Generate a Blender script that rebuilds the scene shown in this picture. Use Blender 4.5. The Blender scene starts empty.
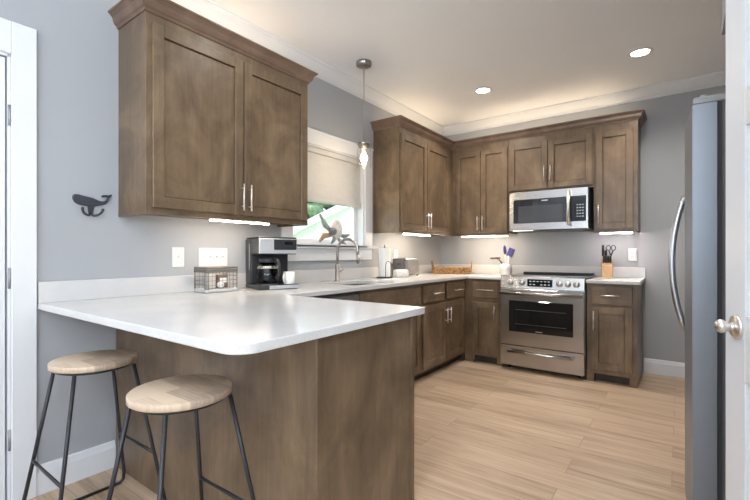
import bpy, bmesh, math, random
from mathutils import Vector, Matrix
random.seed(7)
S = bpy.context.scene
COL = S.collection
PI = math.pi

# ------------------------------------------------------------------ camera, world, lights, exposure
cam_d = bpy.data.cameras.new('camera')
cam = bpy.data.objects.new('camera', cam_d); COL.objects.link(cam)
F_PX = 415.98
YAW = 0.6329
CAM = Vector((2.4739, -0.2155, 1.1513))
cam_d.sensor_fit = 'HORIZONTAL'; cam_d.sensor_width = 36.0
cam_d.lens = 36.0 * F_PX / 750.0
cam_d.shift_y = 3.44 / 750.0
cam_d.clip_start = 0.02
cam.location = CAM
cam.rotation_euler = (PI/2, 0, YAW)
S.camera = cam

S.view_settings.view_transform = 'Standard'
S.view_settings.look = 'None'
S.view_settings.gamma = 1.0
S.view_settings.use_curve_mapping = False
S.view_settings.exposure = 0.86

world = bpy.data.worlds.new('daylight'); S.world = world
world.use_nodes = True
bg = world.node_tree.nodes['Background']
bg.inputs[0].default_value = (0.80, 0.90, 1.0, 1)
bg.inputs[1].default_value = 1.7

def sun_light(rot, e):
    d = bpy.data.lights.new('sun', 'SUN'); d.energy = e; d.angle = 0.02; d.color = (1, 0.95, 0.88)
    o = bpy.data.objects.new('sun', d); COL.objects.link(o); o.rotation_euler = rot
sun_light((math.radians(38), 0, math.radians(-62)), 5.0)

def area(name, loc, rot, sx, sy, e, col):
    d = bpy.data.lights.new(name, 'AREA'); d.shape = 'RECTANGLE'; d.size = sx; d.size_y = sy
    d.energy = e; d.color = col
    o = bpy.data.objects.new(name, d); COL.objects.link(o); o.location = loc; o.rotation_euler = rot
    return o
# unseen panels at the living-room windows: daylight, tilted up as added ceiling fill
area('rear_ceiling_fill', (2.5, -3.95, 1.70), (PI/2 + 1.32, 0, 0), 3.4, 1.3, 150, (0.82, 0.91, 1.0))
area('side_ceiling_fill', (4.95, -1.7, 1.70), (PI/2 + 1.28, 0, PI/2), 2.6, 1.3, 165, (0.84, 0.92, 1.0))

# ------------------------------------------------------------------ materials
def new_mat(name):
    m = bpy.data.materials.new(name); m.use_nodes = True
    nt = m.node_tree
    return m, nt, nt.nodes['Principled BSDF']
def N(nt, t, **kw):
    n = nt.nodes.new(t)
    for k, v in kw.items(): setattr(n, k, v)
    return n
def ramp(nt, stops):
    r = N(nt, 'ShaderNodeValToRGB')
    e = r.color_ramp.elements
    e[0].position, e[0].color = stops[0][0], (*stops[0][1], 1)
    e[1].position, e[1].color = stops[-1][0], (*stops[-1][1], 1)
    for p, c in stops[1:-1]:
        x = e.new(p); x.color = (*c, 1)
    return r
def coords(nt, scale=(1, 1, 1), rot=(0, 0, 0)):
    tc = N(nt, 'ShaderNodeTexCoord'); mp = N(nt, 'ShaderNodeMapping')
    mp.inputs['Scale'].default_value = scale; mp.inputs['Rotation'].default_value = rot
    nt.links.new(tc.outputs['Object'], mp.inputs['Vector'])
    return mp.outputs['Vector']
def noise(nt, vec, scale, detail=4, rough=0.55, dist=0.0):
    n = N(nt, 'ShaderNodeTexNoise')
    n.inputs['Scale'].default_value = scale; n.inputs['Detail'].default_value = detail
    n.inputs['Roughness'].default_value = rough; n.inputs['Distortion'].default_value = dist
    nt.links.new(vec, n.inputs['Vector'])
    return n.outputs['Fac']
def plain(name, col, rough=0.5, metal=0.0, vary=0.06, nscale=6.0, bump=0.0, spec=0.5, coat=0.0):
    m, nt, b = new_mat(name)
    v = coords(nt)
    f = noise(nt, v, nscale, 3)
    c0 = tuple(max(0, c * (1 - vary)) for c in col); c1 = tuple(min(1, c * (1 + vary)) for c in col)
    r = ramp(nt, [(0.3, c0), (0.7, c1)])
    nt.links.new(f, r.inputs[0]); nt.links.new(r.outputs[0], b.inputs['Base Color'])
    b.inputs['Roughness'].default_value = rough; b.inputs['Metallic'].default_value = metal
    b.inputs['Specular IOR Level'].default_value = spec
    b.inputs['Coat Weight'].default_value = coat
    if bump:
        bn = N(nt, 'ShaderNodeBump'); bn.inputs['Strength'].default_value = bump; bn.inputs['Distance'].default_value = 0.002
        nt.links.new(noise(nt, v, nscale * 30, 3), bn.inputs['Height']); nt.links.new(bn.outputs[0], b.inputs['Normal'])
    return m
def wood(name, dark, mid, light, grain=(14, 14, 1.0), rough=0.34, blotch=3.6):
    m, nt, b = new_mat(name)
    v1 = coords(nt, grain); v2 = coords(nt, (1, 1, .75))
    g = noise(nt, v1, 3.2, 6, 0.62, 0.4)
    bl = noise(nt, v2, blotch, 6, 0.62, 0.9)
    fine = noise(nt, coords(nt, tuple(x * 6 if x > 2 else x * 2 for x in grain)), 4, 3)
    mx = N(nt, 'ShaderNodeMath', operation='MULTIPLY_ADD'); mx.inputs[1].default_value = 0.21
    nt.links.new(g, mx.inputs[0])
    m2 = N(nt, 'ShaderNodeMath', operation='MULTIPLY'); m2.inputs[1].default_value = 0.69
    nt.links.new(bl, m2.inputs[0]); nt.links.new(m2.outputs[0], mx.inputs[2])
    m3 = N(nt, 'ShaderNodeMath', operation='MULTIPLY_ADD'); m3.inputs[1].default_value = 0.10
    nt.links.new(fine, m3.inputs[0]); nt.links.new(mx.outputs[0], m3.inputs[2])
    r = ramp(nt, [(0.31, dark), (0.50, mid), (0.70, light)])
    nt.links.new(m3.outputs[0], r.inputs[0]); nt.links.new(r.outputs[0], b.inputs['Base Color'])
    b.inputs['Roughness'].default_value = rough
    bn = N(nt, 'ShaderNodeBump'); bn.inputs['Strength'].default_value = 0.12; bn.inputs['Distance'].default_value = 0.001
    nt.links.new(fine, bn.inputs['Height']); nt.links.new(bn.outputs[0], b.inputs['Normal'])
    return m
def brushed(name, col, rough, scale, vary=0.05):
    m, nt, b = new_mat(name)
    v = coords(nt, scale); f = noise(nt, v, 4, 4, 0.6)
    r = ramp(nt, [(0.3, tuple(c * (1 - vary) for c in col)), (0.7, tuple(min(1, c * (1 + vary)) for c in col))])
    nt.links.new(f, r.inputs[0]); nt.links.new(r.outputs[0], b.inputs['Base Color'])
    rr = N(nt, 'ShaderNodeMapRange'); rr.inputs['To Min'].default_value = rough * 0.93; rr.inputs['To Max'].default_value = rough * 1.08
    nt.links.new(f, rr.inputs['Value']); nt.links.new(rr.outputs[0], b.inputs['Roughness'])
    b.inputs['Metallic'].default_value = 1.0
    return m
def emit(name, col, strength):
    m, nt, b = new_mat(name)
    b.inputs['Base Color'].default_value = (*col, 1)
    b.inputs['Emission Color'].default_value = (*col, 1)
    b.inputs['Emission Strength'].default_value = strength
    return m
def glass(name, col=(1, 1, 1), rough=0.0, mixf=0.85):
    m, nt, b = new_mat(name)
    out = nt.nodes['Material Output']
    tr = N(nt, 'ShaderNodeBsdfTransparent'); tr.inputs[0].default_value = (*col, 1)
    gl = N(nt, 'ShaderNodeBsdfGlossy'); gl.inputs['Roughness'].default_value = rough
    fr = N(nt, 'ShaderNodeFresnel'); fr.inputs[0].default_value = 1.45
    mx = N(nt, 'ShaderNodeMixShader')
    ge = N(nt, 'ShaderNodeNewGeometry'); iv = N(nt, 'ShaderNodeMath', operation='SUBTRACT'); iv.inputs[0].default_value = 1
    ml = N(nt, 'ShaderNodeMath', operation='MULTIPLY')
    nt.links.new(ge.outputs['Backfacing'], iv.inputs[1]); nt.links.new(iv.outputs[0], ml.inputs[0]); nt.links.new(fr.outputs[0], ml.inputs[1])
    nt.links.new(ml.outputs[0], mx.inputs[0]); nt.links.new(tr.outputs[0], mx.inputs[1]); nt.links.new(gl.outputs[0], mx.inputs[2])
    nt.links.new(mx.outputs[0], out.inputs[0])
    return m

M = {}
M['wall'] = plain('grey_wall_paint', (0.37, 0.385, 0.405), 0.75, vary=0.02, nscale=2, bump=0.05)
M['ceil'] = plain('ceiling_paint', (0.85, 0.87, 0.905), 0.85, vary=0.01, nscale=2)
M['trim'] = plain('white_trim_paint', (0.70, 0.715, 0.74), 0.4, vary=0.01)
M['wood'] = wood('stained_maple', (0.066, 0.044, 0.026), (0.152, 0.102, 0.060), (0.262, 0.184, 0.112))
M['woodh'] = wood('stained_maple_horizontal', (0.066, 0.044, 0.026), (0.152, 0.102, 0.060), (0.262, 0.184, 0.112), grain=(1.0, 1.0, 16))
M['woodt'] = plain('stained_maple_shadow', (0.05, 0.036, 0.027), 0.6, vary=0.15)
M['crown'] = wood('stained_maple_crown', (0.10, 0.062, 0.042), (0.17, 0.11, 0.076), (0.24, 0.165, 0.115), grain=(2, 2, 30), rough=0.3)
M['steel'] = brushed('brushed_stainless_steel', (0.50, 0.485, 0.47), 0.25, (3, 3, 160), 0.02)
M['steelv'] = brushed('brushed_steel_vertical', (0.56, 0.57, 0.59), 0.30, (40, 40, 1))
M['fridge'] = plain('silver_refrigerator_finish', (0.25, 0.275, 0.31), 0.42, 0.55, vary=.02)
M['chrome'] = brushed('satin_nickel', (0.76, 0.74, 0.71), 0.34, (20, 20, 20))
M['silver'] = plain('silver_plastic', (.52, .53, .55), .38, .35, .02)
M['door'] = plain('daylight_tinted_door_paint', (.75, .785, .83), .35, vary=.01)  # white door with the cool daylight on it put into the colour
M['hinge'] = plain('satin_hinge', (.30, .30, .31), .4, .6, .02)
M['nickel'] = brushed('brushed_nickel_tap', (0.40, 0.385, 0.37), 0.28, (30, 30, 3))
M['blackglass'] = plain('black_glass', (0.012, 0.012, 0.014), 0.06, vary=0.1, coat=0.3)
M['dkplastic'] = plain('dark_plastic', (0.025, 0.026, 0.03), 0.4, vary=0.1)
M['greyplastic'] = plain('grey_plastic', (0.12, 0.12, 0.125), 0.45, vary=0.1)
M['blackmetal'] = plain('black_powder_coat', (0.018, 0.018, 0.022), 0.42, vary=0.15)
M['iron'] = plain('dark_cast_iron', (0.035, 0.038, 0.052), 0.6, vary=0.25, nscale=40, bump=0.3)
M['white'] = plain('white_plastic', (0.70, 0.70, 0.69), 0.35, vary=0.01)
M['ceramic'] = plain('white_ceramic', (0.83, 0.81, 0.77), 0.2, vary=0.03, nscale=9)
M['paper'] = plain('paper_towel', (0.86, 0.86, 0.85), 0.9, vary=0.03, nscale=60, bump=0.4)
M['blind'] = plain('linen_blind', (0.53, 0.525, 0.52), 0.85, vary=0.03, nscale=20, bump=0.2)
M['blue'] = plain('navy_silicone', (0.045, 0.045, 0.20), 0.45, vary=0.1)
M['brownwood'] = wood('dark_utensil_wood', (0.045, 0.022, 0.012), (0.09, 0.048, 0.026), (0.15, 0.085, 0.05), grain=(4, 20, 20))
M['bamboo'] = wood('bamboo_block', (0.46, 0.27, 0.12), (0.60, 0.38, 0.19), (0.70, 0.48, 0.27), grain=(20, 20, 2), rough=0.4)
M['lime'] = plain('gasket_rubber', (0.04, 0.04, 0.045), 0.6)
M['glass'] = glass('window_glass')
M['jar'] = glass('clear_lamp_glass')
M['carafe'] = glass('smoky_carafe_glass', (0.55, 0.55, 0.58))
M['ledw'] = emit('warm_led', (1.0, 0.78, 0.50), 14)
M['ledn'] = emit('neutral_led', (1.0, 0.90, 0.80), 1.5)
M['can'] = emit('recessed_lamp', (1.0, 0.90, 0.76), 14)
M['bulb'] = emit('filament_bulb', (1.0, 0.78, 0.48), 30)
M['display'] = emit('display_glow', (0.62, 0.70, 0.72), 0.2)
M['leaf'] = plain('foliage', (0.10, 0.16, 0.085), 0.7, vary=0.45, nscale=5)
M['bark'] = plain('bark', (0.10, 0.07, 0.05), 0.9, vary=0.3)
M['siding'] = plain('pale_siding', (0.62, 0.74, 0.76), 0.7, vary=0.04)
M['roofw'] = plain('pale_roof', (0.78, 0.78, 0.78), 0.7, vary=0.05)
M['grass'] = plain('lawn', (0.12, 0.22, 0.05), 0.9, vary=0.3, nscale=3)

def quartz():
    m, nt, b = new_mat('white_quartz')
    v = coords(nt)
    f1 = noise(nt, v, 5, 4); f2 = noise(nt, v, 260, 2)
    r1 = ramp(nt, [(0.3, (0.595, 0.592, 0.59)), (0.7, (0.64, 0.635, 0.63))])
    r2 = ramp(nt, [(0.28, (0.80, 0.78, 0.74)), (0.42, (1, 1, 1))])
    nt.links.new(f1, r1.inputs[0]); nt.links.new(f2, r2.inputs[0])
    mx = N(nt, 'ShaderNodeMix', data_type='RGBA', blend_type='MULTIPLY'); mx.inputs[0].default_value = 1
    nt.links.new(r1.outputs[0], mx.inputs[6]); nt.links.new(r2.outputs[0], mx.inputs[7])
    nt.links.new(mx.outputs[2], b.inputs['Base Color'])
    b.inputs['Roughness'].default_value = 0.16
    return m
M['quartz'] = quartz()

def planks():
    m, nt, b = new_mat('oak_plank_floor')
    v = coords(nt)
    br = N(nt, 'ShaderNodeTexBrick')
    br.offset = 0.37; br.offset_frequency = 2
    br.inputs['Scale'].default_value = 1.0
    br.inputs['Brick Width'].default_value = 1.22; br.inputs['Row Height'].default_value = 0.178
    br.inputs['Mortar Size'].default_value = 0.0016; br.inputs['Mortar Smooth'].default_value = 0.3
    br.inputs['Color1'].default_value = (0.0, 0.0, 0.0, 1); br.inputs['Color2'].default_value = (1, 1, 1, 1)
    br.inputs['Mortar'].default_value = (0.5, 0.5, 0.5, 1)
    nt.links.new(v, br.inputs['Vector'])
    # grain stretched along x, shifted per plank
    tc = N(nt, 'ShaderNodeTexCoord'); mp = N(nt, 'ShaderNodeMapping'); mp.inputs['Scale'].default_value = (0.9, 11, 1)
    sh = N(nt, 'ShaderNodeVectorMath', operation='MULTIPLY_ADD')
    sh.inputs[1].default_value = (7, 3, 5)
    nt.links.new(br.outputs['Color'], sh.inputs[0]); nt.links.new(tc.outputs['Object'], sh.inputs[2])
    nt.links.new(sh.outputs[0], mp.inputs['Vector'])
    g = noise(nt, mp.outputs[0], 1.7, 6, 0.6, 0.8)
    mp2 = N(nt, 'ShaderNodeMapping'); mp2.inputs['Scale'].default_value = (2.5, 60, 1)
    nt.links.new(sh.outputs[0], mp2.inputs['Vector'])
    g2 = noise(nt, mp2.outputs[0], 2.2, 4, 0.6)
    a = N(nt, 'ShaderNodeMath', operation='MULTIPLY_ADD'); a.inputs[1].default_value = 0.62
    nt.links.new(g, a.inputs[0])
    a2 = N(nt, 'ShaderNodeMath', operation='MULTIPLY'); a2.inputs[1].default_value = 0.26
    nt.links.new(g2, a2.inputs[0]); nt.links.new(a2.outputs[0], a.inputs[2])
    a3 = N(nt, 'ShaderNodeMath', operation='MULTIPLY_ADD'); a3.inputs[1].default_value = 0.13
    nt.links.new(br.outputs['Color'], a3.inputs[0]); nt.links.new(a.outputs[0], a3.inputs[2])
    r = ramp(nt, [(0.30, (0.225, 0.150, 0.092)), (0.48, (0.435, 0.315, 0.215)), (0.68, (0.57, 0.435, 0.315))])
    nt.links.new(a3.outputs[0], r.inputs[0])
    mx = N(nt, 'ShaderNodeMix', data_type='RGBA'); mx.inputs[7].default_value = (0.27, 0.185, 0.12, 1)
    nt.links.new(br.outputs['Fac'], mx.inputs[0]); nt.links.new(r.outputs[0], mx.inputs[6])
    nt.links.new(mx.outputs[2], b.inputs['Base Color'])
    b.inputs['Roughness'].default_value = 0.42
    return m
M['floor'] = planks()

def seat_mat():
    m, nt, b = new_mat('oak_seat_staves')
    v = coords(nt, (1, 1, 1), (0, 0, math.radians(0)))
    br = N(nt, 'ShaderNodeTexBrick'); br.inputs['Scale'].default_value = 1
    br.inputs['Brick Width'].default_value = 0.21; br.inputs['Row Height'].default_value = 0.055
    br.inputs['Mortar Size'].default_value = 0.0004
    br.inputs['Color1'].default_value = (0, 0, 0, 1); br.inputs['Color2'].default_value = (1, 1, 1, 1); br.inputs['Mortar'].default_value = (.3, .3, .3, 1)
    nt.links.new(v, br.inputs['Vector'])
    g = noise(nt, coords(nt, (5, 60, 5)), 2, 4)
    a = N(nt, 'ShaderNodeMath', operation='MULTIPLY_ADD'); a.inputs[1].default_value = 0.75
    nt.links.new(br.outputs['Color'], a.inputs[0]); nt.links.new(g, a.inputs[2])
    r = ramp(nt, [(0.35, (0.30, 0.25, 0.215)), (0.7, (0.47, 0.36, 0.26)), (1.0, (0.60, 0.475, 0.35))])
    nt.links.new(a.outputs[0], r.inputs[0]); nt.links.new(r.outputs[0], b.inputs['Base Color'])
    b.inputs['Roughness'].default_value = 0.45
    return m
M['seat'] = seat_mat()

def wicker_mat():
    m, nt, b = new_mat('woven_wicker')
    v = coords(nt, (1, 1, 1))
    w = N(nt, 'ShaderNodeTexVoronoi'); w.inputs['Scale'].default_value = 70
    nt.links.new(v, w.inputs['Vector'])
    r = ramp(nt, [(0.0, (0.52, 0.30, 0.12)), (0.45, (0.34, 0.175, 0.06)), (0.85, (0.11, 0.05, 0.018))])
    nt.links.new(w.outputs['Distance'], r.inputs[0]); nt.links.new(r.outputs[0], b.inputs['Base Color'])
    b.inputs['Roughness'].default_value = 0.6
    bn = N(nt, 'ShaderNodeBump'); bn.inputs['Strength'].default_value = 0.6; bn.inputs['Distance'].default_value = 0.004; bn.invert = True
    nt.links.new(w.outputs['Distance'], bn.inputs['Height']); nt.links.new(bn.outputs[0], b.inputs['Normal'])
    return m
M['wicker'] = wicker_mat()

def speckle_mat():
    m, nt, b = new_mat('patterned_white_cloth')
    v = coords(nt, (1, 1, 1))
    w = N(nt, 'ShaderNodeTexVoronoi'); w.inputs['Scale'].default_value = 55
    nt.links.new(v, w.inputs['Vector'])
    r = ramp(nt, [(0.15, (0.50, 0.48, 0.47)), (0.4, (0.80, 0.79, 0.77))])
    nt.links.new(w.outputs['Distance'], r.inputs[0]); nt.links.new(r.outputs[0], b.inputs['Base Color'])
    b.inputs['Roughness'].default_value = 0.8
    return m
M['speckle'] = speckle_mat()

# ------------------------------------------------------------------ mesh builder
class MB:
    def __init__(self): self.bm = bmesh.new()
    def box(self, x0, x1, y0, y1, z0, z1, bev=0.0, seg=1):
        t = bmesh.new()
        bmesh.ops.create_cube(t, size=1)
        for v in t.verts:
            v.co = Vector((x0 + (v.co.x + .5) * (x1 - x0), y0 + (v.co.y + .5) * (y1 - y0), z0 + (v.co.z + .5) * (z1 - z0)))
        if bev > 0:
            bmesh.ops.bevel(t, geom=list(t.edges), offset=bev, segments=seg, affect='EDGES', profile=0.6)
        self._merge(t); return self
    def _merge(self, t, mat=None):
        if mat is not None: bmesh.ops.transform(t, matrix=mat, verts=t.verts)
        me = bpy.data.meshes.new('tmp'); t.to_mesh(me); t.free()
        self.bm.from_mesh(me); bpy.data.meshes.remove(me)
    def tube(self, pts, r, n=10, closed=False, cap=True):
        pts = [Vector(p) for p in pts]
        rs = r if isinstance(r, (list, tuple)) else [r] * len(pts)
        m = len(pts); rings = []
        up = None
        for i, p in enumerate(pts):
            if closed: d = (pts[(i+1) % m] - pts[i-1])
            elif i == 0: d = pts[1] - pts[0]
            elif i == m-1: d = pts[-1] - pts[-2]
            else: d = (pts[i+1]-p).normalized() + (p-pts[i-1]).normalized()
            if d.length < 1e-9: d = Vector((0, 0, 1))
            d.normalize()
            if up is None:
                a = Vector((0, 0, 1)) if abs(d.z) < .9 else Vector((1, 0, 0))
                up = (a - d * a.dot(d)).normalized()
            else:
                up = up - d * up.dot(d)
                if up.length < 1e-6: up = d.orthogonal()
                up.normalize()
            w = d.cross(up)
            rings.append([self.bm.verts.new(p + (up * math.cos(2*PI*k/n) + w * math.sin(2*PI*k/n)) * rs[i]) for k in range(n)])
        for i in range(m if closed else m-1):
            a, b = rings[i], rings[(i+1) % m]
            for k in range(n):
                f = self.bm.faces.new((a[k], a[(k+1) % n], b[(k+1) % n], b[k])); f.smooth = True
        if cap and not closed:
            self.bm.faces.new(list(reversed(rings[0]))); self.bm.faces.new(rings[-1])
        return self
    def cyl(self, p0, p1, r0, r1=None, n=20):
        return self.tube([p0, p1], [r0, r0 if r1 is None else r1], n)
    def lathe(self, prof, c=(0, 0, 0), n=28, rot=None, sx=1.0, sy=1.0):
        c = Vector(c); rings = []
        for r, z in prof:
            if r < 1e-6:
                p = Vector((0, 0, z)); p = rot @ p if rot else p
                rings.append([self.bm.verts.new(c + p)])
            else:
                ring = []
                for k in range(n):
                    p = Vector((r*math.cos(2*PI*k/n)*sx, r*math.sin(2*PI*k/n)*sy, z))
                    p = rot @ p if rot else p
                    ring.append(self.bm.verts.new(c + p))
                rings.append(ring)
        for a, b in zip(rings, rings[1:]):
            for k in range(n):
                if len(a) == 1 and len(b) == 1: continue
                if len(a) == 1: f = self.bm.faces.new((a[0], b[(k+1) % n], b[k]))
                elif len(b) == 1: f = self.bm.faces.new((a[k], a[(k+1) % n], b[0]))
                else: f = self.bm.faces.new((a[k], a[(k+1) % n], b[(k+1) % n], b[k]))
                f.smooth = True
        return self
    def slab(self, outer, holes, z0, z1, bev=0.0, seg=2, mat=None):
        t = bmesh.new(); edges = []
        for loop in [outer] + holes:
            vs = [t.verts.new((x, y, z0)) for x, y in loop]
            for i in range(len(vs)): edges.append(t.edges.new((vs[i], vs[(i+1) % len(vs)])))
        bmesh.ops.triangle_fill(t, use_beauty=True, use_dissolve=False, edges=edges)
        bmesh.ops.recalc_face_normals(t, faces=t.faces)
        r = bmesh.ops.extrude_face_region(t, geom=list(t.faces))
        vs = [g for g in r['geom'] if isinstance(g, bmesh.types.BMVert)]
        bmesh.ops.translate(t, vec=(0, 0, z1 - z0), verts=vs)
        bmesh.ops.recalc_face_normals(t, faces=t.faces)
        if bev > 0:
            es = [e for e in t.edges if len(e.link_faces) == 2 and e.calc_face_angle(0) > 0.6 and abs(e.verts[0].co.z - e.verts[1].co.z) < 1e-6]
            bmesh.ops.bevel(t, geom=es, offset=bev, segments=seg, affect='EDGES', profile=0.5)
        self._merge(t, mat); return self
    def poly_y(self, pts, y0, y1, bev=0):      # outline in x,z extruded along y
        return self.slab(pts, [], 0, y1 - y0, bev, 1, Matrix.Translation((0, y1, 0)) @ Matrix.Rotation(PI/2, 4, 'X'))
    def poly_x(self, pts, x0, x1, bev=0):      # outline in y,z extruded along x
        m = Matrix(((0, 0, 1, x0), (1, 0, 0, 0), (0, 1, 0, 0), (0, 0, 0, 1)))
        return self.slab(pts, [], 0, x1 - x0, bev, 1, m)
    def sweep(self, path, prof, closed_prof=True):
        """profile (out,z) swept along a level path; out is to the right of travel, mitred."""
        m = len(path); rings = []
        P = [Vector((p[0], p[1])) for p in path]
        for i in range(m):
            def nrm(a, b):
                d = (b - a).normalized(); return Vector((d.y, -d.x))
            if i == 0: k = nrm(P[0], P[1])
            elif i == m-1: k = nrm(P[-2], P[-1])
            else:
                n1, n2 = nrm(P[i-1], P[i]), nrm(P[i], P[i+1])
                k = (n1 + n2); k = k / (1 + n1.dot(n2))
            rings.append([self.bm.verts.new((P[i].x + k.x*o, P[i].y + k.y*o, z)) for o, z in prof])
        q = len(prof)
        for a, b in zip(rings, rings[1:]):
            for j in range(q):
                self.bm.faces.new((a[j], a[(j+1) % q], b[(j+1) % q], b[j]))
        self.bm.faces.new(rings[0]); self.bm.faces.new(list(reversed(rings[-1])))
        return self
    def ball(self, c, r, sub=2, scale=(1, 1, 1), rot=None):
        t = bmesh.new(); bmesh.ops.create_icosphere(t, subdivisions=sub, radius=r)
        for f in t.faces: f.smooth = True
        m = Matrix.Translation(Vector(c)) @ (rot.to_4x4() if rot else Matrix.Identity(4)) @ Matrix.Diagonal((*scale, 1))
        self._merge(t, m); return self
    def build(self, name, mat, parent=None, world=False):
        bmesh.ops.recalc_face_normals(self.bm, faces=self.bm.faces)
        me = bpy.data.meshes.new(name)
        if world and parent is not None:
            p = parent
            while p.parent is not None: p = p.parent
            bmesh.ops.translate(self.bm, vec=-p.location, verts=self.bm.verts)
        self.bm.to_mesh(me); self.bm.free()
        me.materials.append(mat)
        o = bpy.data.objects.new(name, me); COL.objects.link(o)
        if parent is not None: o.parent = parent
        return o

def thing(name, label, cat, loc=(0, 0, 0), rz=0.0, group=None):
    o = bpy.data.objects.new(name, None); COL.objects.link(o)
    o.empty_display_size = 0.1
    o.location = loc; o.rotation_euler = (0, 0, rz)
    o['label'] = label; o['category'] = cat
    if group: o['group'] = group
    return o
def tag(o, label, cat, group=None):
    o['label'] = label; o['category'] = cat
    if group: o['group'] = group
    return o
def struct_root(name, label=None, cat=None):
    o = bpy.data.objects.new(name, None); COL.objects.link(o); o['kind'] = 'structure'
    if label: o['label'] = label; o['category'] = cat
    return o
def struct(name, mb, mat, label, cat):
    o = mb.build(name, mat); o['kind'] = 'structure'; o['label'] = label; o['category'] = cat
    return o
def kids(o): return [c for c in bpy.data.objects if c.parent == o]
def copy_tree(o, parent=None):
    c = o.copy(); COL.objects.link(c)
    if parent is not None: c.parent = parent
    for k in kids(o): copy_tree(k, c)
    return c

# ------------------------------------------------------------------ room shell
B = 4.5755; HC = 2.737; RX = 3.5
WY0, WY1, WZ0, WZ1 = 2.044, 2.976, 1.206, 2.062          # kitchen window opening
struct('floor', MB().box(-0.12, 5.12, -4.12, B + .12, -0.06, 0), M['floor'], 'light oak plank floor running across the kitchen', 'floor')
struct('ceiling', MB().box(-0.12, 5.12, -4.12, B + .12, HC, HC + .08), M['ceil'], 'smooth white ceiling above the kitchen', 'ceiling')
DY0, DY1, DZ = -0.50, 0.322, 2.05
w = MB()
w.box(-.12, 0, -4.12, DY0, 0, HC); w.box(-.12, 0, DY0, DY1, DZ, HC)
w.box(-.12, 0, DY1, WY0, 0, HC); w.box(-.12, 0, WY1, B + .12, 0, HC)
w.box(-.12, 0, WY0, WY1, 0, WZ0); w.box(-.12, 0, WY0, WY1, WZ1, HC)
struct('wall_left', w, M['wall'], 'blue-grey painted wall with the white door and the sink window', 'wall')
struct('wall_back', MB().box(0, RX + .12, B, B + .12, 0, HC), M['wall'], 'blue-grey painted wall behind the range', 'wall')
w = MB().box(RX, RX + .12, 0.62, B, 0, HC)
w.box(2.74, RX, 0.50, 0.62, 0, HC)
w.box(2.62, 2.74, 0.50, 2.16, 2.11, HC)
w.box(RX, 5.12, 0.50, 0.62, 0, HC)
struct('wall_right', w, M['wall'], 'grey wall and header beside the refrigerator', 'wall')
w = MB()
w.box(0, .8, -4.12, -4, 0, HC); w.box(4.2, 5, -4.12, -4, 0, HC); w.box(.8, 4.2, -4.12, -4, 0, 1.0); w.box(.8, 4.2, -4.12, -4, 2.35, HC)
w.box(5, 5.12, -4.12, -3.0, 0, HC); w.box(5, 5.12, -.4, .62, 0, HC); w.box(5, 5.12, -3.0, -.4, 0, 1.0); w.box(5, 5.12, -3.0, -.4, 2.35, HC)
struct('wall_front', w, M['wall'], 'grey living-room wall with large windows behind the camera', 'wall')

def crown_prof(r, d, top):
    return [(0, top), (r, top), (r, top - .012), (r*.86, top - .020), (r*.70, top - .040), (r*.40, top - .068), (r*.22, top - d + .020), (r*.22, top - d + .010), (r*.12, top - d + .008), (r*.12, top - d), (0, top - d)]
struct('trim_1', MB().sweep([(0.0005, DY0 - 2), (0.0005, B - .0005), (RX, B - .0005)], crown_prof(.092, .098, HC - .0005)), M['trim'],
       'white crown moulding around the top of the left and back walls', 'crown moulding')
bbp = [(0, 0), (.015, 0), (.015, .105), (.011, .118), (.008, .135), (0, .14)]
struct('baseboard_left', MB().sweep([(0.0005, .427), (0.0005, .768)], bbp), M['trim'], 'white baseboard on the left wall behind the stools', 'baseboard')
struct('baseboard_back', MB().sweep([(2.19, B - .0005), (RX, B - .0005)], bbp), M['trim'], 'white baseboard on the back wall right of the base cabinets', 'baseboard')

# left door (closed, hinged at its right)
d1 = struct_root('door_1', 'white panelled door at the left edge, hinged beside the white casing', 'door')
m = MB().box(-.045, -.010, DY0 + .003, DY1 - .004, .01, DZ - .004, .002)
m.build('slab', M['trim'], d1)
m = MB()
for z0, z1 in ((.22, .85), (1.02, 1.86)):
    for y0, y1 in ((DY0 + .12, -.13), (-.05, DY1 - .12)):
        m.box(-.012, -.006, y0, y1, z0, z1, .004)
m.build('panel', M['trim'], d1)
m = MB()
m.box(.0005, .02, DY1 + .012, .4265, 0, 2.2105, .003); m.box(.0005, .02, DY0 - .10, DY0 - .006, 0, 2.2105, .003)
m.box(.0005, .0195, DY0 - .006, DY1 + .012, DZ + .012, 2.2105, .003)
m.box(-.12, .002, DY1 + .0005, DY1 + .012, 0, DZ, 0.001); m.box(-.12, .002, DY0 - .006, DY0, 0, DZ)
m.box(-.12, .002, DY0, DY1, DZ + .001, DZ + .012); m.box(-.06, -.047, DY0, DY1, 0, DZ)
m.build('casing', M['trim'], d1)
for z0, z1 in ((1.735, 1.83), (.99, 1.085), (.25, .345)):
    MB().cyl((.002, DY1 + .008, z0), (.002, DY1 + .008, z1), .0068, n=12).build('hinge', M['hinge'], d1)

# right door, slightly ajar
d2 = struct_root('door_2', 'open white six-panel door at the right edge of the view', 'door')
d2.location = (2.582, 1.395, 0); d2.rotation_euler = (0, 0, math.radians(18))
Wd = .76
m = MB()
st = [(-Wd, -Wd + .11), (-Wd/2 - .05, -Wd/2 + .05), (-.11, 0)]
for a, b_ in st: m.box(0, .035, a, b_, .012, 2.03, .002)
pan_y = [(-Wd + .11, -Wd/2 - .05), (-Wd/2 + .05, -.11)]
rails = [(.012, .22), (.80, .98), (1.50, 1.60), (1.92, 2.03)]
for a, b_ in pan_y:
    for r0, r1 in rails: m.box(0.0003, .0347, a, b_, r0, r1)
m.build('slab', M['door'], d2)
m = MB()
for a, b_ in pan_y:
    for (q0, r0), (r1, q1) in zip(rails, rails[1:]):
        m.box(.012, .023, a, b_, r0, r1)
        m.box(.004, .031, a + .03, b_ - .03, r0 + .03, r1 - .03, .006)
m.build('panel', M['door'], d2)
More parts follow.
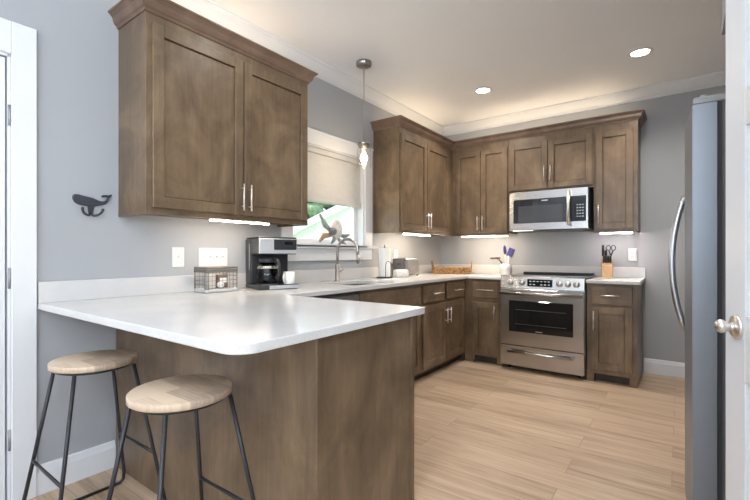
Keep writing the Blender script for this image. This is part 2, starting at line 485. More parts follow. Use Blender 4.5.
rot = Matrix.Rotation(-PI/2, 3, 'Y')
kz = .945
m = MB().lathe([(0, 0), (.033, 0), (.034, .003), (.030, .008), (.015, .010), (.011, .014), (.010, .022), (.014, .027), (.0185, .033), (.0195, .039), (.016, .046), (.009, .050), (0, .0505)], (0, -.068, kz), 24, rot)
m.build('knob', M['chrome'], d2)
MB().box(.008, .027, -.0005, .0015, kz - .03, kz + .03).build('latch_plate', M['chrome'], d2)

# window
w1 = struct_root('window_1', 'white framed sink window with sill and apron', 'window')
m = MB()
m.box(.0005, .019, WY1, 3.09, WZ0, 2.175, .003); m.box(.0005, .019, 1.93, WY0, WZ0, 2.175, .003)
m.box(.0005, .0188, WY0, WY1, WZ1, 2.175, .003); m.box(.0005, .024, 1.915, 3.105, 2.168, 2.185, .003)
m.build('casing', M['trim'], w1)
MB().box(-.119, .045, WY0 + .001, WY1 - .001, WZ0 + .0005, WZ0 + .018).box(.0005, .045, 1.90, 3.165, WZ0 - .012, WZ0 + .018, .004).build('sill', M['trim'], w1)
MB().box(.0005, .018, 1.93, 3.085, 1.09, WZ0 - .012, .003).build('apron', M['trim'], w1)
m = MB()
m.box(-.119, -.001, WY0 + .0005, WY0 + .010, WZ0 + .018, WZ1); m.box(-.119, -.001, WY1 - .010, WY1 - .0005, WZ0 + .018, WZ1); m.box(-.119, -.001, WY0 + .01, WY1 - .01, WZ1 - .010, WZ1 - .0005)
m.build('jamb', M['trim'], w1)
m = MB()
fy0, fy1, fz0, fz1 = WY0 + .011, WY1 - .011, WZ0 + .019, WZ1 - .011
m.box(-.115, -.075, fy0, fy0 + .05, fz0, fz1, .003); m.box(-.115, -.075, fy1 - .05, fy1, fz0, fz1, .003)
m.box(-.1145, -.0755, fy0 + .05, fy1 - .05, fz0, fz0 + .05, .003); m.box(-.1145, -.0755, fy0 + .05, fy1 - .05, fz1 - .05, fz1, .003)
m.box(-.110, -.078, fy0 + .05, fy1 - .05, 1.60, 1.64, .003)
m.build('sash', M['trim'], w1)
MB().box(-.098, -.094, fy0 + .045, fy1 - .045, fz0 + .045, fz1 - .045).build('pane', M['glass'], w1)

# ------------------------------------------------------------------ outdoors beyond the window
struct('ground', MB().box(-60, -0.2, -20, 60, -.75, -.7), M['grass'], 'sunlit lawn outside the window', 'lawn')
fw = Vector((-.592, .806, 0)); rt = Vector((.806, .592, 0))
def out(z, px): return CAM + fw*z + rt*((px - 375)/F_PX*z)
hp = out(13, 388)
hs = thing('neighbour_house', 'pale neighbouring house with a light pitched roof seen through the sink window', 'house', (hp.x, hp.y, -.7), YAW)
MB().box(-4, 4, 0, 7, 0, 2.15).build('wall', M['siding'], hs)
m = MB()
m.poly_y([(-4.5, 1.85), (0, 4.1), (4.5, 1.85), (4.5, 1.62), (0, 3.88), (-4.5, 1.62)], -.4, 7.4)
m.build('roof', M['roofw'], hs)
MB().poly_y([(-4, 2.1), (0, 3.95), (4, 2.1)], .001, .2).build('gable', M['roofw'], hs)
for x in (-3.1, -1.9):
    f = MB().box(x - .42, x + .42, -.05, .0, .9, 2.0, .01).build('window', M['trim'], hs)
    MB().box(x - .34, x + .34, -.06, -.045, .98, 1.92).build('pane', plain('aqua_pane', (.20, .50, .50), .1), f)
def tree(px, z, h, r, label, seed):
    p = out(z, px); rnd = random.Random(seed)
    t = thing('broadleaf_tree', label, 'tree', (p.x, p.y, -.7), 0, 'trees beyond the window')
    MB().cyl((0, 0, 0), (0, 0, h*.6), .18, .10).build('trunk', M['bark'], t)
    m = MB()
    for i in range(70):
        a = rnd.uniform(0, 2*PI); q = r*math.sqrt(rnd.random()); zz = h*.35 + rnd.random()*h*.65
        s = rnd.uniform(.28, .5)*r*.6
        m.ball((q*math.cos(a), q*math.sin(a), zz), s, 2, (1, 1, .8))
    for v in m.bm.verts: v.co += Vector((rnd.uniform(-.1, .1), rnd.uniform(-.1, .1), rnd.uniform(-.1, .1)))
    m.build('crown', M['leaf'], t)
tree(314, 23, 6.0, 1.6, 'green tree behind the left slope of the neighbouring roof', 3)
tree(372, 30, 5.0, 1.5, 'green tree behind the ridge of the neighbouring roof', 4)

# ------------------------------------------------------------------ cabinet helpers
# fr: frame function mapping (u along face, d outwards, z) to world box
def fbox(m, ax, u0, u1, d0, d1, z0, z1, bev=0.0):
    """ax=('x',face) face looks +x with u along y; ax=('y',face) face looks -y with u along x"""
    k, f = ax
    if k == 'x': m.box(f + d0, f + d1, u0, u1, z0, z1, bev)
    else: m.box(u0, u1, f - d1, f - d0, z0, z1, bev)
def fpt(ax, u, d, z):
    return (ax[1] + d, u, z) if ax[0] == 'x' else (u, ax[1] - d, z)
def bar_handle(ax, u0, z0, u1, z1, d, parent):
    m = MB(); r = .0052
    e = .012
    L = math.hypot(u1 - u0, z1 - z0); du, dz = (u1-u0)/L, (z1-z0)/L
    m.tube([fpt(ax, u0, d + .030, z0), fpt(ax, u1, d + .030, z1)], r, 10)
    for s in (.16, .84):
        u, z = u0 + (u1-u0)*s, z0 + (z1-z0)*s
        m.tube([fpt(ax, u, d - .001, z), fpt(ax, u, d + .030, z)], .0042, 8)
    m.build('handle', M['chrome'], parent, True)
def shaker(ax, u0, u1, z0, z1, parent, name='door', sw=.057, mat=None, handle=None):
    m = MB(); g = .0015
    fbox(m, ax, u0, u0 + sw, .001, .021, z0, z1, .002); fbox(m, ax, u1 - sw, u1, .001, .021, z0, z1, .002)
    fbox(m, ax, u0 + sw, u1 - sw, .001, .0208, z0, z0 + sw, .002); fbox(m, ax, u0 + sw, u1 - sw, .001, .0208, z1 - sw, z1, .002)
    d = m.build(name, mat or M['wood'], parent, True)
    m = MB(); fbox(m, ax, u0 + sw + .0035, u1 - sw - .0035, .001, .0085, z0 + sw + .0035, z1 - sw - .0035, .0015)
    m.build('panel', mat or M['wood'], d, True)
    if handle: bar_handle(ax, *handle, .021, d)
    return d
def drawer(ax, u0, u1, z0, z1, parent, handle=None, name='drawer'):
    m = MB(); fbox(m, ax, u0, u1, .001, .021, z0, z1, .004)
    d = m.build(name, M['woodh'], parent, True)
    if handle: bar_handle(ax, *handle, .021, d)
    return d

# ------------------------------------------------------------------ wall cabinets
UB, UT, UD = 1.352, 2.398, .31
XF = ('x', UD); YF = ('y', B - UD)
def wall_cab(label, x0, x1, y0, y1, z0=UB, z1=UT):
    c = thing('wall_cabinet', label, 'cabinet', ((x0+x1)/2, (y0+y1)/2, z0), 0, 'stained wood wall cabinets')
    MB().box(x0, x1, y0, y1, z0 + .018, z1, .0015).build('body', M['wood'], c, True)
    m = MB()                                              # light rail under the face
    return c, m
CY0, CY1 = .787, 1.9145
c1, m = wall_cab('large brown two-door wall cabinet hung above the coffee maker', .0008, UD, CY0, CY1)
m.box(UD - .02, UD, CY0, CY1, UB, UB + .018); m.box(.0008, UD - .02, CY0, CY0 + .018, UB, UB + .018); m.box(.0008, UD - .02, CY1 - .018, CY1, UB, UB + .018)
m.build('light_rail', M['wood'], c1, True)
shaker(XF, .815, 1.354, 1.385, 2.322, c1, handle=(1.335, 1.41, 1.335, 1.57))
shaker(XF, 1.362, 1.893, 1.385, 2.322, c1, handle=(1.389, 1.41, 1.389, 1.57))
CRP = [(0, 2.372), (.006, 2.372), (.010, 2.384), (.020, 2.392), (.026, 2.404), (.030, 2.424), (.042, 2.436), (.046, 2.440), (.052, 2.442), (.052, 2.452), (0, 2.452)]
MB().sweep([(.001, CY1 + .0006), (UD + .0006, CY1 + .0006), (UD + .0006, CY0 - .0006), (.001, CY0 - .0006)][::-1], CRP).build('crown_moulding', M['crown'], c1, True)

c2, m = wall_cab('brown two-door wall cabinet right of the sink window, above the toaster', .0008, UD, 3.127, B - .001)
m.box(UD - .02, UD, 3.127, B - UD - .004, UB, UB + .018); m.box(.0008, UD - .02, 3.127, 3.145, UB, UB + .018)
m.build('light_rail', M['wood'], c2, True)
shaker(XF, 3.142, 3.634, 1.385, 2.306, c2, handle=(3.612, 1.41, 3.612, 1.57))
shaker(XF, 3.642, 4.165, 1.385, 2.306, c2, handle=(3.668, 1.41, 3.668, 1.57))

c3, m = wall_cab('brown two-door wall cabinet in the back corner above the wicker tray', UD + .002, .979, B - UD, B - .001)
m.box(UD + .002, .979, B - UD, B - UD + .02, UB, UB + .018)
m.build('light_rail', M['wood'], c3, True)
shaker(YF, .370, .664, 1.385, 2.306, c3, handle=(.640, 1.41, .640, 1.57))
shaker(YF, .672, .968, 1.385, 2.306, c3, handle=(.698, 1.41, .698, 1.57))
c4, m = wall_cab('short brown two-door wall cabinet mounted directly over the microwave', .981, 1.800, B - UD, B - .001, 1.792, UT)
m.box(.981, 1.800, B - UD, B - UD + .02, 1.792, 1.81)
m.build('light_rail', M['wood'], c4, True)
shaker(YF, .991, 1.380, 1.818, 2.306, c4, handle=(1.354, 1.885, 1.354, 2.045))
shaker(YF, 1.388, 1.790, 1.818, 2.306, c4, handle=(1.415, 1.885, 1.415, 2.045))
c5, m = wall_cab('narrow single-door brown wall cabinet right of the microwave', 1.802, 2.164, B - UD, B - .001)
m.box(1.802, 2.164, B - UD, B - UD + .02, UB, UB + .018); m.box(2.146, 2.164, B - UD + .02, B - .001, UB, UB + .018)
m.build('light_rail', M['wood'], c5, True)
shaker(YF, 1.823, 2.128, 1.385, 2.306, c5, handle=(1.847, 1.44, 1.847, 1.61))
tag(MB().sweep([(.001, 3.1262), (UD + .0008, 3.1262), (UD + .0008, B - UD - .0008), (2.1648, B - UD - .0008), (2.1648, B - .001)], CRP).build('cabinet_crown_moulding', M['crown']),
    'brown crown moulding running along the tops of the corner wall cabinets', 'crown moulding')

# ------------------------------------------------------------------ base cabinets
BD = .60
BXF = ('x', BD); BYF = ('y', B - BD)
CT0, CT1 = .884, .914
# peninsula
pc = thing('peninsula_cabinet', 'dark brown panelled breakfast-bar base under the white counter, behind the stools', 'cabinet', (.9, 1.06, 0))
PX1 = 1.516
MB().box(.001, PX1 - .02, .785, 1.36, 0, CT0 - .001).build('body', M['wood'], pc, True)
MB().box(.017, PX1 - .045, .770, .785, .0, CT0 - .001).build('back_panel', M['wood'], pc, True)
MB().box(PX1 - .02, PX1 + .002, .812, 1.352, 0, CT0 - .001).build('end_panel', M['wood'], pc, True)
MB().box(PX1 - .045, PX1 + .006, .762, .812, 0, CT0 - .001, .003).build('corner_post', M['wood'], pc, True)
MB().box(PX1 - .02, PX1 + .006, 1.352, 1.378, 0, CT0 - .001, .002).build('end_stile', M['wood'], pc, True)

# dishwasher and sink run
dw = thing('dishwasher', 'dark stainless dishwasher under the counter left of the sink', 'dishwasher', (.3, 1.84, 0))
MB().box(.02, .595, 1.53, 2.115, .09, CT0 - .002).build('body', M['dkplastic'], dw, True)
MB().box(.597, .625, 1.532, 2.113, .12, CT0 - .008, .004).build('door', M['steel'], dw, True)
MB().box(.590, .627, 1.532, 2.113, .858, CT0 - .006, .002).build('control_strip', M['dkplastic'], dw, True)
m = MB().tube([(.655, 1.58, .80), (.655, 2.06, .80)], .009, 10)
for y in (1.62, 2.02): m.tube([(.62, y, .80), (.655, y, .80)], .006, 8)
m.build('handle', M['chrome'], dw, True)

def toe_box(m, ax, u0, u1, depth=.07): fbox(m, ax, u0, u1, -depth - .01, -depth, 0, .075)
sb = thing('sink_base_cabinet', 'brown base cabinet with a plain false drawer front below the sink', 'cabinet', (.3, 2.57, 0))
MB().box(.001, .09, 2.118, 3.02, .075, CT0 - .001).box(.09, .598, 2.118, 2.136, .075, CT0 - .001).box(.09, .598, 3.002, 3.02, .075, CT0 - .001).box(.09, .58, 2.136, 3.002, .075, .093).build('body', M['wood'], sb, True)
m = MB(); fbox(m, BXF, 2.118, 3.02, -.02, 0, .075, CT0 - .001)
m.build('face_frame', M['wood'], sb, True)
drawer(BXF, 2.14, 3.00, .705, .858, sb, name='false_front')
shaker(BXF, 2.14, 2.566, .105, .672, sb, handle=(2.54, .49, 2.54, .63)); shaker(BXF, 2.574, 3.00, .105, .672, sb, handle=(2.60, .49, 2.60, .63))
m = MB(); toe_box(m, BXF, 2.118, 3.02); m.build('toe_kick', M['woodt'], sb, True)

cb = thing('corner_base_cabinet', 'brown base cabinet with two drawers over two doors, below the toaster', 'cabinet', (.3, 3.5, 0))
MB().box(.001, .60, 3.022, B - .001, .075, CT0 - .001).build('body', M['wood'], cb, True)
drawer(BXF, 3.05, 3.46, .700, .858, cb, handle=(3.195, .778, 3.395, .778))
drawer(BXF, 3.515, 3.92, .700, .858, cb, handle=(3.64, .778, 3.84, .778))
shaker(BXF, 3.05, 3.497, .108, .672, cb, handle=(3.472, .475, 3.472, .622))
shaker(BXF, 3.512, 3.92, .108, .672, cb, handle=(3.545, .475, 3.545, .622))
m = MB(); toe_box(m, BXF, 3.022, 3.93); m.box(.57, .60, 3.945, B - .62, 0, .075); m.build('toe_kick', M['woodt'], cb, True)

lb = thing('narrow_base_cabinet', 'narrow brown base cabinet with one drawer and door, left of the range', 'cabinet', (.82, 4.27, 0))
MB().box(.602, 1.005, B - BD, B - .001, .075, CT0 - .001).build('body', M['wood'], lb, True)
for x0, x1 in ((.602, .712), (.955, 1.005)): MB().box(x0, x1, B - BD, B - BD + .02, 0, .0748).build('foot', M['wood'], lb, True)
drawer(BYF, .700, .973, .690, .858, lb, handle=(.745, .772, .935, .772))
shaker(BYF, .700, .973, .115, .640, lb, handle=(.942, .465, .942, .615))
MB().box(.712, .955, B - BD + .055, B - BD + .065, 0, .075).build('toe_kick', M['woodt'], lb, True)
rb = thing('narrow_base_cabinet', 'narrow brown base cabinet with one drawer and door, right of the range', 'cabinet', (1.99, 4.27, 0))
MB().box(1.790, 2.180, B - BD, B - .001, .075, CT0 - .001).build('body', M['wood'], rb, True)
for x0, x1, y1 in ((1.790, 1.850, B - BD + .02), (2.122, 2.180, B - BD + .02)): MB().box(x0, x1, B - BD, y1, 0, .0748).build('foot', M['wood'], rb, True)
MB().box(2.162, 2.180, B - BD + .0205, B - .017, 0, .0748).build('side_panel', M['wood'], rb, True)
drawer(BYF, 1.828, 2.145, .698, .860, rb, handle=(1.905, .780, 2.055, .780))
shaker(BYF, 1.828, 2.145, .118, .672, rb, handle=(1.850, .465, 1.850, .640))
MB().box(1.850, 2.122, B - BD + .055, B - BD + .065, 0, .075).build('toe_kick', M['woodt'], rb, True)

# ------------------------------------------------------------------ counters
def rnd_corner(cx, cy, r, a0, a1, n=8):
    return [(cx + r*math.cos(a0 + (a1-a0)*i/n), cy + r*math.sin(a0 + (a1-a0)*i/n)) for i in range(n+1)]
PY0, PY1, PXE = .4318, 1.405, 1.5640
ct = thing('countertop', 'long white quartz worktop wrapping from the breakfast bar past the sink to the range', 'countertop', (.32, 2.4, CT0))
SX0, SX1, SY0, SY1 = .17, .535, 2.17, 2.68
outer = [(.001, PY0)] + rnd_corner(PXE - .075, PY0 + .075, .075, -PI/2, 0) + rnd_corner(PXE - .012, PY1 - .012, .012, 0, PI/2, 4) + \
        [(.64, PY1), (.64, B - .64), (1.006, B - .64), (1.006, B - .001), (.001, B - .001)]
hr = .05
hole = rnd_corner(SX0 + hr, SY0 + hr, hr, PI, 1.5*PI, 5) + rnd_corner(SX1 - hr, SY0 + hr, hr, 1.5*PI, 2*PI, 5) + rnd_corner(SX1 - hr, SY1 - hr, hr, 0, PI/2, 5) + rnd_corner(SX0 + hr, SY1 - hr, hr, PI/2, PI, 5)
MB().slab(outer, [hole], CT0, CT1, .004, 2).build('slab', M['quartz'], ct, True)
MB().box(.001, .020, PY0, B - .021, CT1, 1.016, .002).build('left_upstand', M['quartz'], ct, True)
MB().box(.001, 1.7875, B - .020, B - .001, CT1, 1.016, .002).build('back_upstand', M['quartz'], ct, True)
c2t = thing('countertop', 'short white quartz worktop right of the range under the knife block', 'countertop', (2.0, 4.25, CT0))
MB().slab([(1.788, B - .64), (2.2034, B - .64), (2.2034, B - .001), (1.788, B - .001)], [], CT0, CT1, .004, 2).build('slab', M['quartz'], c2t, True)
MB().box(1.788, 2.2034, B - .020, B - .001, CT1, 1.016, .002).build('back_upstand', M['quartz'], c2t, True)

# sink bowl
sk = thing('sink', 'undermounted stainless sink bowl set in the white counter below the window', 'sink', (.35, 2.43, .68))
m = MB(); t = .004
z0 = .69; zt = CT0 - .0012
m.box(SX0 - .006, SX0 - .002, SY0 - .006, SY1 + .006, z0, zt); m.box(SX1 + .002, SX1 + .006, SY0 - .006, SY1 + .006, z0, zt)
m.box(SX0 - .002, SX1 + .002, SY0 - .006, SY0 - .002, z0, zt); m.box(SX0 - .002, SX1 + .002, SY1 + .002, SY1 + .006, z0, zt)
m.box(SX0 - .006, SX1 + .006, SY0 - .006, SY1 + .006, z0 - .004, z0)
m.build('bowl', M['steel'], sk, True)
MB().lathe([(0, .003), (.035, .003), (.042, 0)], (.35, 2.43, z0 + .0005)).build('drain', M['chrome'], sk, True)

# faucet
fa = thing('kitchen_faucet', 'brushed nickel gooseneck faucet standing behind the sink', 'faucet', (.105, 2.47, CT1 + .0008))
MB().lathe([(0, 0), (.028, 0), (.028, .006), (.021, .010), (.021, .135), (.0145, .150), (0, .150)]).build('body', M['nickel'], fa)
pts = [(0, 0, .14), (0, 0, .23)]
R = .093
for i in range(1, 15):
    a = PI - i*(PI*1.02)/14
    pts.append((R + R*math.cos(a), .0, .265 + R*math.sin(a)))
pts.append((2*R + .002, 0, .215))
sp = MB().tube(pts, .0125, 12).build('spout', M['nickel'], fa)
sp.rotation_euler = (0, 0, math.radians(18))
hd = MB().cyl((2*R + .002, 0, .222), (2*R + .004, 0, .150), .0145, .0165, 14).build('spray_head', M['nickel'], sp)
MB().tube([(.0, .018, .085), (.0, .045, .085)], .012, 12).tube([(0, .040, .088), (.004, .062, .095), (.008, .085, .112)], .0055, 8).build('lever', M['nickel'], fa)

# ------------------------------------------------------------------ range
rg = thing('range', 'stainless slide-in electric range between the two narrow base cabinets', 'stove', (1.397, 4.25, 0))
RX0, RX1 = 1.014, 1.780; RF = 3.90
MB().box(RX0, RX1, RF + .05, B - .022, .05, .905).build('body', M['steel'], rg, True)
for x in (RX0 + .06, RX1 - .06):
    for y in (RF + .12, B - .12): MB().cyl((x, y, 0), (x, y, .0498), .018, n=12).build('foot', M['dkplastic'], rg, True)
MB().box(RX0 - .004, RX1 + .004, RF + .09, B - .022, .9155, .932, .004).build('cooktop', M['blackglass'], rg, True)
MB().poly_x([(RF + .012, .812), (RF + .05, .812), (RF + .05, .915), (RF + .092, .915), (RF + .092, .930), (RF + .040, .930), (RF + .028, .922)], RX0, RX1, .002).build('control_panel', M['steel'], rg, True)
tilt = lambda z: RF + .012 + (z - .812)*(.016/.11)
dp = MB().box(1.279, 1.508, RF + .004, RF + .03, .834, .903, .002).build('display', M['blackglass'], rg, True)
for i in range(6):
    for j in range(2):
        if (i + j) % 3 == 2 and i in (2, 3): continue
        x = 1.30 + i*.034; z = .850 + j*.030
        MB().box(x, x + .018, RF + .0028, RF + .0045, z, z + .006).build('touch_key', M['display'], dp, True)
rotk = Matrix.Rotation(PI/2, 3, 'X')
for x in (1.114, 1.226, 1.569, 1.641, 1.714):
    k = MB().lathe([(0, 0), (.029, 0), (.029, .006), (.024, .010), (.022, .034), (.018, .038), (0, .038)], (x, RF + .020, .868), 22, rotk).build('knob', M['chrome'], rg, True)
    MB().box(x - .003, x + .003, RF - .020, RF - .017, .868, .888).build('pointer', M['dkplastic'], k, True)
MB().box(RX0 + .05, RX1 - .01, B - .075, B - .024, .932, .950, .004).build('rear_vent_trim', M['dkplastic'], rg, True)
# oven door, window with frame, handle
od = MB().box(RX0 + .002, RX1 - .002, RF, RF + .048, .250, .804, .004).build('oven_door', M['steel'], rg, True)
MB().box(1.104, 1.690, RF - .004, RF + .002, .384, .690, .003).build('oven_window', M['blackglass'], od, True)
m = MB()
for z in (.46, .60): 
    m.box(1.17, 1.63, RF - .0048, RF - .0038, z, z + .003)
m.build('rack_line', M['greyplastic'], od, True)
MB().box(1.36, 1.42, RF - .0050, RF - .0038, .398, .404).build('badge', M['chrome'], od, True)
m = MB().tube([(RX0 + .015, RF - .050, .765), (RX1 - .015, RF - .050, .765)], .0165, 14)
for x in (RX0 + .035, RX1 - .035): m.box(x - .014, x + .014, RF - .05, RF + .002, .752, .778, .003)
m.build('handle', M['steel'], od, True)
dr = MB().box(RX0 + .002, RX1 - .002, RF, RF + .048, .045, .243, .004).build('warming_drawer', M['steel'], rg, True)
m = MB().tube([(1.10, RF - .040, .190), (1.695, RF - .040, .190)], .012, 12)
for x in (1.12, 1.675): m.box(x - .010, x + .010, RF - .04, RF + .002, .181, .199, .002)
m.build('handle', M['steel'], dr, True)

# microwave
mw = thing('microwave', 'stainless over-the-range microwave under the short wall cabinet', 'microwave', (1.395, 4.37, 1.385))
MX0, MX1, MF, MZ0, MZ1 = 1.018, 1.772, 4.165, 1.382, 1.788
MB().box(MX0, MX1, MF + .035, B - .002, MZ0 + .012, MZ1 - .002).build('body', M['dkplastic'], mw, True)
md = MB().box(MX0, MX1, MF, MF + .034, MZ0 + .008, MZ1, .004).build('front', M['steel'], mw, True)
MB().box(MX0 + .045, MX1 - .020, MF - .003, MF + .002, 1.462, 1.708, .002).build('door_glass', M['blackglass'], md, True)
MB().box(1.115, 1.545, MF - .0038, MF - .0028, 1.470, 1.640).build('viewing_window', plain('window_mesh', (.055, .058, .065), .12), md, True)
m = MB().tube([(1.603, MF - .040, 1.425), (1.603, MF - .040, 1.765)], .0155, 12)
for z in (1.45, 1.74): m.box(1.592, 1.614, MF - .04, MF + .002, z - .012, z + .012, .003)
m.build('handle', M['chrome'], md, True)
for i in range(3):
    for j in range(5): MB().box(1.672 + i*.024, 1.682 + i*.024, MF - .0040, MF - .0028, 1.505 + j*.028, 1.512 + j*.028).build('key', M['display'], md, True)
MB().box(1.345, 1.405, MF - .0042, MF - .0028, 1.682, 1.690).build('badge', M['chrome'], md, True)
MB().box(MX0 + .02, MX1 - .02, MF + .05, B - .03, MZ0 + .001, MZ0 + .012).build('vent_grille', M['greyplastic'], mw, True)
MB().box(1.05, 1.25, MF + .02, MF + .05, MZ0 + .004, MZ0 + .0085).build('task_light', M['ledn'], mw, True)

# ------------------------------------------------------------------ refrigerator
fr = thing('refrigerator', 'tall stainless refrigerator seen edge-on beside the white open door', 'refrigerator', (2.9, 2.255, 0))
FY0, FY1, FZ = 1.80, 2.71, 1.755
MB().box(2.602, 3.28, FY0 + .004, FY1 - .004, .02, FZ - .03, .004).build('body', M['greyplastic'], fr, True)
MB().box(2.588, 2.602, FY0 + .008, FY1 - .008, .03, FZ - .035).build('gasket', M['lime'], fr, True)
def fr_front(y):
    t = (y - FY0)/(FY1 - FY0); return 2.512 - .020*math.sin(PI*t)
for y0, y1, nm in ((FY0, 2.252, 'door'), (2.258, FY1, 'door')):
    pl = [(2.586, y0), (2.586, y1)] + [(fr_front(y1 + (y0 - y1)*i/10), y1 + (y0 - y1)*i/10) for i in range(11)]
    dd = MB().slab(pl, [], .06, FZ - .032, .003, 2).build(nm, M['fridge'], fr, True)
    hy = y1 - .045 if y0 == FY0 else y0 + .045
    pts = []
    for i in range(17):
        t = i/16; pts.append((fr_front(hy) + .002 - .052*math.sin(PI*t)**.75, hy, .80 + .62*t))
    MB().tube(pts, .0125, 12).build('handle', M['steelv'], dd, True)
for y in (FY0 + .03, FY1 - .03):
    MB().box(2.515, 2.66, y - .025, y + .025, FZ - .031, FZ - .004, .004).cyl((2.548, y, FZ - .004), (2.548, y, FZ + .006), .012, n=14).build('hinge_cover', plain('light_grey_cap', (.30, .31, .32), .4), fr, True)
MB().box(2.56, 3.26, FY0 + .02, FY1 - .02, 0, .058).build('base_grille', M['dkplastic'], fr, True)

# ------------------------------------------------------------------ bar stools
def make_stool():
    t = thing('bar_stool', '', 'stool', (0, 0, 0), 0, 'round-seat bar stools at the breakfast bar')
    zs, Rr, a, b_, zst = .699, .161, .111, .210, .27
    MB().lathe([(0, zs - .025), (Rr - .004, zs - .025), (Rr, zs - .022), (Rr, zs - .003), (Rr - .003, zs), (0, zs)], n=56).build('seat', M['seat'], t)
    MB().tube([((Rr - .022)*math.cos(2*PI*i/40), (Rr - .022)*math.sin(2*PI*i/40), zs - .0315) for i in range(40)], .0065, 8, closed=True).build('seat_ring', M['blackmetal'], t)
    zt = zs - .0315
    def at(sx, sy, z):
        k = z/zt; return Vector((sx*(b_ + (a - b_)*k), sy*(b_ + (a - b_)*k), z))
    r = .0075
    for sx in (-1, 1):
        for sy in (-1, 1):
            p = [at(sx, sy, zt), at(sx, sy, .30), at(sx, sy, .055)]
            q = at(sx, sy, .0075); p += [at(sx, sy, .022) + Vector((0, -sy*.006, 0)), q + Vector((0, -sy*.025, 0)), q + Vector((0, -sy*.035, 0))]
            MB().tube(p, r, 10).build('leg', M['blackmetal'], t)
        q0, q1 = at(sx, -1, .0075) + Vector((0, .034, 0)), at(sx, 1, .0075) - Vector((0, .034, 0))
        MB().tube([q0, q1], r, 10).build('floor_bar', M['blackmetal'], t)
    for sy in (-1, 1):
        MB().tube([at(-1, sy, zst), at(1, sy, zst)], .0065, 10).build('footrest', M['blackmetal'], t)
    return t
st1 = make_stool(); st2 = copy_tree(st1)
st1.location = (.428, .520, 0); st1['label'] = 'round oak bar stool with black wire legs against the left wall, beside the baseboard'
st2.location = (1.121, .528, 0); st2['label'] = 'round oak bar stool with black wire legs in front of the dark breakfast-bar panel'

# ------------------------------------------------------------------ wall fittings
def plate(label, name, cat, x, y, z, w, h, wall, gangs, kind, group=None):
    t = thing(name, label, cat, (x, y, z), 0 if wall == 'b' else PI/2, group)
    # local: plate in xz plane facing -y
    MB().box(-w/2, w/2, -.007, -.0006, -h/2, h/2, .003).build('cover_plate', M['white'], t)
    for g in range(gangs):
        gx = (g - (gangs - 1)/2)*.046
        if kind == 'rocker':
            MB().box(gx - .0165, gx + .0165, -.0085, -.0065, -.034, .034, .001).box(gx - .013, gx + .013, -.0115, -.008, -.030, .030, .003).build('rocker', M['white'], t)
        elif kind == 'toggle':
            MB().box(gx - .006, gx + .006, -.0078, -.0065, -.013, .013).poly_x([(-.007, -.006), (-.018, .010), (-.016, .014), (-.007, .006)], gx - .004, gx + .004).build('toggle', M['white'], t)
        else:
            for s in (-.021, .021):
                f = MB().box(gx - .017, gx + .017, -.009, -.0065, s - .015, s + .015, .002).build('receptacle', M['white'], t)
                MB().box(gx - .007, gx - .005, -.0095, -.0085, s - .004, s + .006).box(gx + .005, gx + .007, -.0095, -.0085, s - .004, s + .006).build('slots', M['greyplastic'], f)
    return t
plate('white single-toggle light switch plate left of the four-gang plate', 'light_switch', 'light switch', 0, 1.120, 1.128, .078, .122, 'l', 1, 'toggle')
plate('wide white four-gang light switch plate above the wire basket', 'light_switch', 'light switch', 0, 1.358, 1.126, .208, .122, 'l', 4, 'toggle')
plate('white outlet on the left wall between the paper towels and toaster', 'wall_outlet', 'outlet', 0, 3.53, 1.135, .072, .118, 'l', 1, 'outlet')
plate('white outlet on the back wall right of the knife block', 'wall_outlet', 'outlet', 2.096, B, 1.137, .078, .122, 'b', 1, 'outlet')

# whale hook
wh = thing('whale_hook', 'dark cast-iron whale-shaped coat hook on the left wall', 'hook', (0, .655, 1.39), PI/2)
body = [(-.083, .052), (-.076, .060), (-.060, .062), (-.030, .056), (.005, .046), (.035, .030), (.052, .026), (.066, .032), (.072, .046), (.070, .052), (.050, .050), (.046, .054), (.052, .060),
        (.072, .062), (.080, .058), (.088, .064), (.096, .063), (.095, .055), (.086, .049), (.082, .044), (.077, .026), (.066, .014), (.048, .008), (.020, .004), (-.020, .004), (-.055, .010), (-.074, .020), (-.083, .036)]
body = [(x, z + .11*max(0, x + .03)) for x, z in body]
MB().poly_y(body, -.016, -.0006, .004).build('whale_body', M['iron'], wh)
MB().poly_y([(-.018, .012), (.012, .012), (.006, -.040), (-.010, -.040)], -.014, -.0006, .003).build('stem', M['iron'], wh)
for s in (-1, 1):
    pts = [(-.002, -.010, -.030)]
    for i in range(9):
        a = -PI/2 + s*i*(PI*.48)/8
        pts.append((-.002 + s*.010 + .036*math.cos(a)*1.0, -.012 - .022*i/8, -.008 + .034*math.sin(a)))
    MB().tube(pts, [.006]*(len(pts)-1) + [.0065], 8).ball(pts[-1], .0075, 2).build('hook_arm', M['iron'], wh)

# ------------------------------------------------------------------ lamps
def led_bar(label, x0, x1, y0, y1, z, mat='ledn', group='under-cabinet light bars'):
    t = thing('light_bar', label, 'light', ((x0+x1)/2, (y0+y1)/2, z - .014), 0, group)
    MB().box(x0, x1, y0, y1, z - .010, z - .0005, .001).build('housing', M['white'], t, True)
    MB().box(x0 + .004, x1 - .004, y0 + .004, y1 - .004, z - .0145, z - .010).build('diffuser', M[mat], t, True)
zb = UB + .0175
M['ledu'] = emit('under_cabinet_led', (1.0, 0.84, 0.66), 80)
M['ledu2'] = emit('corner_cabinet_led', (1.0, 0.82, 0.62), 100)
M['ledu3'] = emit('side_cabinet_led', (1.0, 0.90, 0.86), 115)
led_bar('lit light bar under the cabinet above the coffee maker', .268, .288, 1.16, 1.59, UB + .004, 'ledu')
led_bar('lit light bar under the cabinet above the toaster', .256, .276, 3.27, 3.80, UB + .004, 'ledu2')
led_bar('lit light bar under the corner cabinet above the wicker tray', .42, .95, B - .280, B - .260, UB + .004, 'ledu2')
